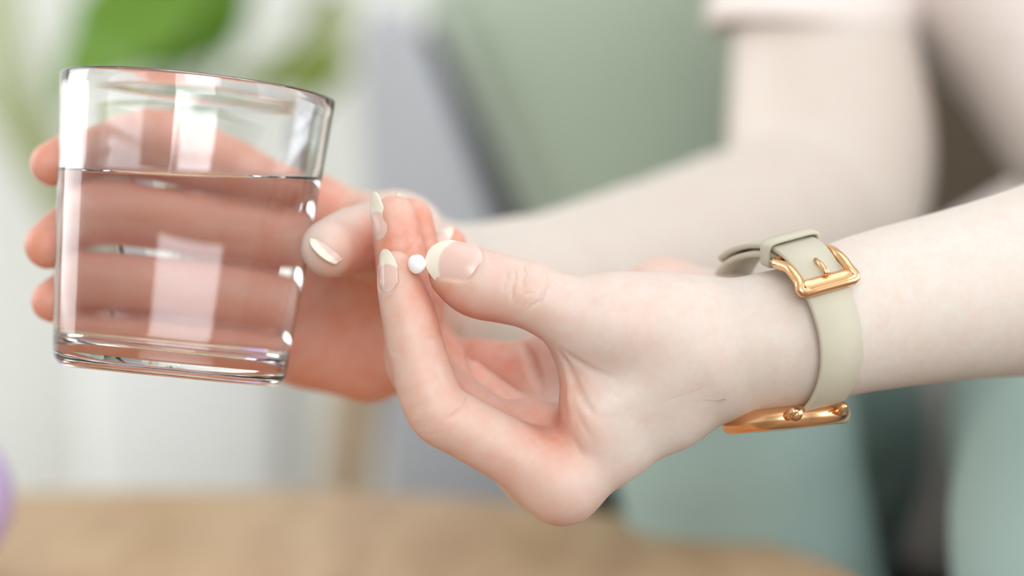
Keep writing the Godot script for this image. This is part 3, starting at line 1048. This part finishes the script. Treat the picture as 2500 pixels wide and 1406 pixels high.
func creases() -> void:
	var f := left
	# web between thumb and forefinger
	line_on(f, [[1360, 850], [1378, 880], [1402, 930], [1430, 985], [1452, 1018]], 0.9, 1.0)
	line_on(f, [[1366, 848], [1400, 875], [1450, 905], [1490, 918]], 0.5, 1.0)
	line_on(f, [[1402, 1070], [1412, 1095], [1425, 1120]], 0.5, 1.0)
	line_on(f, [[1400, 985], [1425, 1040], [1445, 1075]], 0.3, 0.9)
	line_on(f, [[1378, 905], [1390, 975], [1400, 1040]], -0.5, 1.2)
	for k in 5: line_on(f, [[1425 + 12 * k, 900 + 14 * k], [1470 + 10 * k, 925 + 12 * k]], 0.28, 0.5)
	# thumb knuckle
	line_on(f, [[1328, 652], [1336, 690], [1318, 735], [1268, 768]], 0.4, 0.55)
	line_on(f, [[1272, 634], [1282, 670], [1272, 705]], 0.4, 0.5)
	line_on(f, [[1252, 640], [1258, 680], [1248, 715], [1255, 740]], 0.36, 0.5)
	line_on(f, [[1230, 645], [1236, 680], [1228, 710]], 0.22, 0.5)
	line_on(f, [[1300, 650], [1303, 690]], 0.22, 0.5)
	line_on(f, [[1265, 708], [1290, 718], [1310, 712]], 0.18, 0.45)
	for k in 7: line_on(f, [[1232 + 9 * k, 640 + 4 * k + 5 * (k % 2)], [1236 + 9 * k, 668 + 3 * k], [1230 + 9 * k, 700 + 6 * (k % 3)]], 0.1, 0.35)
	for k in 6: line_on(f, [[1245 + 10 * k, 726 + 4 * (k % 3)], [1252 + 9 * k, 745], [1246 + 8 * k, 762 - 3 * (k % 2)]], 0.09, 0.35)
	# forefinger
	for k in 6: line_on(f, [[1003 + 3 * k, 1018 + 8 * k], [1040 + 5 * k, 1020 + 7 * k + 4 * (k % 2)]], 0.1, 0.35)
	for k in 7: line_on(f, [[1175 + 22 * k, 1030 + 12 * k], [1168 + 22 * k, 1050 + 12 * k], [1160 + 22 * k, 1066 + 11 * k]], 0.08, 0.4)
	for k in 5: line_on(f, [[1065 + 3 * k, 835 + 22 * k], [1092 + 5 * k, 842 + 22 * k]], 0.09, 0.35)
	line_on(f, [[1142, 962], [1136, 990], [1118, 1008], [1094, 1022]], 0.8, 0.7)
	line_on(f, [[1150, 972], [1143, 1000], [1125, 1020]], 0.55, 0.6)
	line_on(f, [[1008, 1044], [1040, 1042], [1085, 1038]], 0.12, 0.45)
	line_on(f, [[1012, 1030], [1060, 1028]], 0.18, 0.4)
	line_on(f, [[1028, 1068], [1062, 1058], [1090, 1052]], 0.12, 0.45)
	line_on(f, [[1082, 832], [1055, 822], [1030, 830]], 0.25, 0.5)
	line_on(f, [[1078, 812], [1050, 806], [1030, 812]], 0.22, 0.5)
	line_on(f, [[950, 850], [962, 862], [978, 864]], 0.25, 0.5)
	line_on(f, [[946, 832], [960, 842]], 0.25, 0.5)
	line_on(f, [[1292, 1062], [1312, 1085], [1320, 1100]], 0.35, 1.0)
	# middle finger, joint of the tip
	line_on(f, [[1022, 582], [1010, 598], [992, 615]], 0.3, 0.5)
	# hollow of the hand
	line_on(f, [[1276, 838], [1296, 876], [1311, 922], [1318, 972]], 2.2, 1.4)
	line_on(f, [[1136, 845], [1148, 875], [1160, 903], [1172, 928]], 2.4, 1.5)

func nails(o: Node3D) -> void:
	for q in nail_list: nail(o, q)

	var white := matte(Color(0.97, 0.97, 0.97), 0.35)
	var t := thing("pill", "small round white tablet held between thumb and forefinger", "pill", to_room(mm(1018, 645, 6)))
	var px := Vector3(-0.62, -0.1, 0.78).normalized()
	var pz := px.cross(Vector3.UP).normalized()
	t.basis = lens_frame.basis * Basis(pz.cross(px), px, pz)
	var prof := [Vector2(0, -0.0019), Vector2(0.0011, -0.00175), Vector2(0.0019, -0.0014), Vector2(0.0024, -0.001), Vector2(0.0026, -0.0007), Vector2(0.0026, 0.0007), Vector2(0.0024, 0.001), Vector2(0.0019, 0.0014), Vector2(0.0011, 0.00175), Vector2(0, 0.0019)]
	part("tablet", lathe(prof, 40), white, t)

# ---------------------------------------------------------------- tumbler of water
const GLASS_H := 82.6
func inner_r(y: float) -> float:
	return lerpf(32.8, 39.0, y / GLASS_H) - 2.3 - 5.0 * pow(clampf((12.0 - y) / 6.0, 0.0, 1.0), 3.0)

func tumbler() -> void:
	var top := mm(485, 218, -33)
	var low := mm(412, 918, -30)
	var up := (top - low).normalized()
	var x := (Vector3.RIGHT - up * up.x).normalized()
	var z := x.cross(up)
	var room_up := lens_frame.basis.inverse() * Vector3.UP
	var o := thing("drinking_glass", "clear tapered glass tumbler held by the far hand, two thirds full", "glass", to_room(low))
	o.basis = lens_frame.basis * Basis(x, up, z)
	var clear := StandardMaterial3D.new()
	clear.albedo_color = Color(1, 1, 1, 0)
	clear.transparency = BaseMaterial3D.TRANSPARENCY_ALPHA
	clear.refraction_enabled = true
	clear.refraction_scale = 0.05
	clear.roughness = 0.0
	var wet: StandardMaterial3D = clear.duplicate()
	wet.refraction_scale = 0.0128     # from water into glass
	var open: StandardMaterial3D = clear.duplicate()
	open.refraction_scale = 0.0333
	# where the water's surface meets the wall
	var n := 96
	var local_up := Vector3(room_up.dot(x) + 0.037, room_up.dot(up), room_up.dot(z)).normalized()
	var mid := 0.0
	var c := mm(470, 420, -33) - low
	mid = c.dot(up)
	var level := func(px: float, pz: float) -> float: return mid - (local_up.x * px + local_up.z * pz) / local_up.y
	var line := []
	for i in n:
		var t := TAU * i / n
		var y := mid
		for k in 6: y = level.call(cos(t) * inner_r(y), sin(t) * inner_r(y))
		line.append(y)
	var m := 0.001
	var rows := []
	# outer wall from the middle of the base, round the rim, down the inner wall to the water
	var outer := [Vector2(0, 1.2), Vector2(20, 1.0), Vector2(26, 0.2), Vector2(29, 0.0), Vector2(31, 0.6), Vector2(32.4, 2.2), Vector2(33.1, 4.5)]
	for k in 15: outer.append(Vector2(lerpf(33.1, 39.0, (k + 1) / 15.0), lerpf(4.5, GLASS_H - 0.9, (k + 1) / 15.0)))
	outer.append_array([Vector2(38.8, GLASS_H - 0.3), Vector2(38.2, GLASS_H), Vector2(37.4, GLASS_H), Vector2(36.9, GLASS_H - 0.3)])
	for p in outer:
		var row := []
		for i in n: row.append(Vector3(p.x * cos(TAU * i / n), p.y, p.x * sin(TAU * i / n)) * m)
		rows.append(row)
	for k in 9:
		var row := []
		for i in n:
			var y := lerpf(GLASS_H - 1.2, line[i], k / 8.0)
			var r := inner_r(y)
			row.append(Vector3(r * cos(TAU * i / n), y, r * sin(TAU * i / n)) * m)
		rows.append(row)
	part("glass_wall", sheet(rows, true, false, false), clear, o)
	var w := thing("water", "clear water filling two thirds of the held tumbler", "water", o.position)
	w.basis = o.basis
	rows = []
	for k in 25:
		var row := []
		var floor_y := 7.2
		for i in n:
			var t := TAU * i / n
			var y: float
			var r: float
			if k < 5:
				y = floor_y
				r = inner_r(floor_y) * k / 5.0
			else:
				y = lerpf(floor_y, line[i], (k - 5) / 19.0)
				r = inner_r(y)
			row.append(Vector3(r * cos(t), y, r * sin(t)) * m)
		rows.append(row)
	part("water_body", sheet(rows, true, false, true), wet, w)
	rows = []
	for k in 13:
		var q := 1.0 - pow(1.0 - k / 12.0, 1.6)
		var row := []
		for i in n:
			var t := TAU * i / n
			var r: float = inner_r(line[i]) * q
			var gap: float = inner_r(line[i]) - r
			var y: float = lerpf(level.call(r * cos(t), r * sin(t)), line[i], pow(q, 8.0)) - 0.9 * (1.0 - exp(-gap / 1.0))
			row.append(Vector3(r * cos(t), y, r * sin(t)) * m)
		rows.append(row)
	part("water_surface", sheet(rows, true, false, true), open, w)

# ---------------------------------------------------------------- wristwatch
func watch() -> void:
	var centre := mm(1914, 812, -16.5)
	var ax := Vector3(0.89, 0.235, -0.39).normalized()     # along the forearm, away from the hand
	var up := (Vector3(-0.245, 0.966, 0) - ax * Vector3(-0.245, 0.966, 0).dot(ax)).normalized()
	var near := ax.cross(up) * -1.0
	if near.z < 0: near = -near
	var o := thing("wristwatch", "rose gold wristwatch on a beige strap round the near wrist", "watch", to_room(centre))
	var inv := lens_frame.basis
	var place := func(a: float, b: float, c: float) -> Vector3: return inv * (near * a + up * b + ax * (c - 3.2 * pow(clampf(-b / 22.0, 0.0, 1.3), 1.5))) * 0.001
	var beige := matte(Color(0.745, 0.715, 0.64), 0.6)
	# angle 0 = nearest point, 90 = top
	var ring := func(t: float, lift: float) -> Vector2: return Vector2(signf(cos(t)) * pow(absf(cos(t)), 0.85) * (29.5 + lift), signf(sin(t)) * pow(absf(sin(t)), 0.85) * ((22.6 if sin(t) > 0.0 else 22.5) + lift))
	var band := func(t0: float, t1: float, l0: float, l1: float, w0: float, w1: float, thick: float) -> ArrayMesh:
		var rows := []
		var n := 40
		for j in n + 1:
			var k := float(j) / n
			var t := lerpf(t0, t1, k)
			var lift := lerpf(l0, l1, smoothstep(0.0, 0.35, k))
			var w := lerpf(w0, w1, k) * 0.5
			if k > 0.93 and l0 != l1: w *= sqrt(maxf(1.0 - pow((k - 0.93) / 0.07, 2.0), 0.02))
			var a: Vector2 = ring.call(t, lift)
			var b: Vector2 = ring.call(t, lift + thick)
			var e := 0.35
			rows.append([place.call(a.x, a.y, -w + e), place.call(lerpf(a.x, b.x, 0.25), lerpf(a.y, b.y, 0.25), -w), place.call(lerpf(a.x, b.x, 0.75), lerpf(a.y, b.y, 0.75), -w), place.call(b.x, b.y, -w + e),
				place.call(b.x, b.y, w - e), place.call(lerpf(a.x, b.x, 0.75), lerpf(a.y, b.y, 0.75), w), place.call(lerpf(a.x, b.x, 0.25), lerpf(a.y, b.y, 0.25), w), place.call(a.x, a.y, w - e)])
		var first := []
		var last := []
		for i in 8:
			first.append((rows[0][0] + rows[0][4]) * 0.5)
			last.append((rows[n][0] + rows[n][4]) * 0.5)
		rows.push_front(first)
		rows.append(last)
		return sheet(rows, true, false, false)
	var s := part("strap", join([band.call(deg_to_rad(-62), deg_to_rad(32), 0, 0, 13.0, 13.0, 1.8), band.call(deg_to_rad(32), deg_to_rad(242), 0, 0, 13.0, 13.0, 1.8)]), beige, o)
	part("strap_tail", band.call(deg_to_rad(22), deg_to_rad(118), 0.9, 2.6, 13.0, 13.0, 1.7), beige, s)
	# the keeper, a loop round both layers
	var loop := []
	for k in 32:
		var t := TAU * k / 32.0
		var cw := signf(cos(t)) * pow(absf(cos(t)), 0.35) * 7.7
		var lf := 2.0 + signf(sin(t)) * pow(absf(sin(t)), 0.35) * 3.2
		var row := []
		for q in [[60.0, 0.0], [61.0, 0.9], [67.5, 0.9], [68.5, 0.0], [67.5, -0.2], [61.0, -0.2]]:
			var a: Vector2 = ring.call(deg_to_rad(q[0]), lf + q[1] * signf(sin(t)) * pow(absf(sin(t)), 0.5))
			row.append(place.call(a.x, a.y, cw + q[1] * cos(t)))
		loop.append(row)
	part("keeper", sheet(loop, true, true, false), beige, s)
	# buckle
	var bk: Array = []
	for q in [[19.5, -7.4, 3.2], [19.5, 7.4, 3.2], [28.0, 7.9, 3.4], [40.0, 7.8, 3.0], [54.0, 7.2, 1.4], [54.0, -7.2, 1.4], [40.0, -7.8, 3.0], [28.0, -7.9, 3.4]]:
		var a: Vector2 = ring.call(deg_to_rad(q[0]), q[2])
		bk.append(place.call(a.x, a.y, q[1]))
	var bk2 := []
	for i in bk.size():
		for k in 5: bk2.append(bk[i].cubic_interpolate(bk[(i + 1) % bk.size()], bk[posmod(i - 1, bk.size())], bk[(i + 2) % bk.size()], k / 5.0) if absf(i - 0.0) > 0.5 and i != 4 else bk[i].lerp(bk[(i + 1) % bk.size()], k / 5.0))
	part("buckle", tube(bk2, 0.0014, 12, true), ROSE, o)
	# its broad front bar
	var plate := []
	for k in 13:
		var w := lerpf(-7.4, 7.4, k / 12.0)
		var fat: float = 1.0 if k > 0 and k < 12 else 0.75
		var row := []
		for i in 16:
			var t := TAU * i / 16
			var q: Vector2 = ring.call(deg_to_rad(22.0 + 5.4 * fat * cos(t)), 3.5 + 1.15 * fat * sin(t))
			row.append(place.call(q.x, q.y, w))
		plate.append(row)
	part("buckle_bar", sheet(plate, true, false, true), ROSE, o)
	var p0: Vector2 = ring.call(deg_to_rad(39), 4.2)
	var p1: Vector2 = ring.call(deg_to_rad(33), 4.8)
	var p2: Vector2 = ring.call(deg_to_rad(25.5), 5.2)
	part("pin", tube([place.call(p0.x, p0.y, 0), place.call(p1.x, p1.y, 0), place.call(p2.x, p2.y, 0)], [0.0006, 0.0008, 0.0009], 10), ROSE, o)
	# case: a disc under the wrist
	var cn := Node3D.new()
	cn.name = "case"
	o.add_child(cn, true)
	cn.position = place.call(1.0, -22.6, -3.4)
	cn.basis = inv * Basis(near, deg_to_rad(-10.0)) * Basis(near, -up, -near.cross(up)).orthonormalized()
	var prof := [Vector2(0, -2.6), Vector2(15.5, -2.6), Vector2(17.0, -1.8), Vector2(17.8, -0.6), Vector2(18, 0.6), Vector2(17.6, 2.0), Vector2(16.6, 3.0), Vector2(16.0, 3.2), Vector2(15.6, 2.8)]
	var mprof := []
	for p in prof: mprof.append(p * 0.001)
	part("case_body", lathe(mprof, 72), ROSE, cn)
	part("dial", lathe([Vector2(0.0157, 0.0027), Vector2(0, 0.0027)], 64, true), matte(Color(0.95, 0.94, 0.92), 0.4), cn)
	var crystal := StandardMaterial3D.new()
	crystal.transparency = BaseMaterial3D.TRANSPARENCY_ALPHA
	crystal.albedo_color = Color(1, 1, 1, 0.04)
	crystal.roughness = 0.02
	part("crystal", lathe([Vector2(0.0156, 0.0031), Vector2(0.008, 0.0036), Vector2(0, 0.0037)], 64, true), crystal, cn)
	for e in [-1, 1]:
		for w in [-1, 1]:
			part("lug", tube([Vector3(e * 0.0145, 0.0, w * 0.0078), Vector3(e * 0.0175, -0.0006, w * 0.0076), Vector3(e * 0.0195, -0.0018, w * 0.0076)], [0.0014, 0.0014, 0.0011], 10), ROSE, cn)
	var crown := part("crown", tube([Vector3(0.0168, -0.0004, -0.0062), Vector3(0.0192, -0.0006, -0.0072)], 0.0019, 14), ROSE, cn)
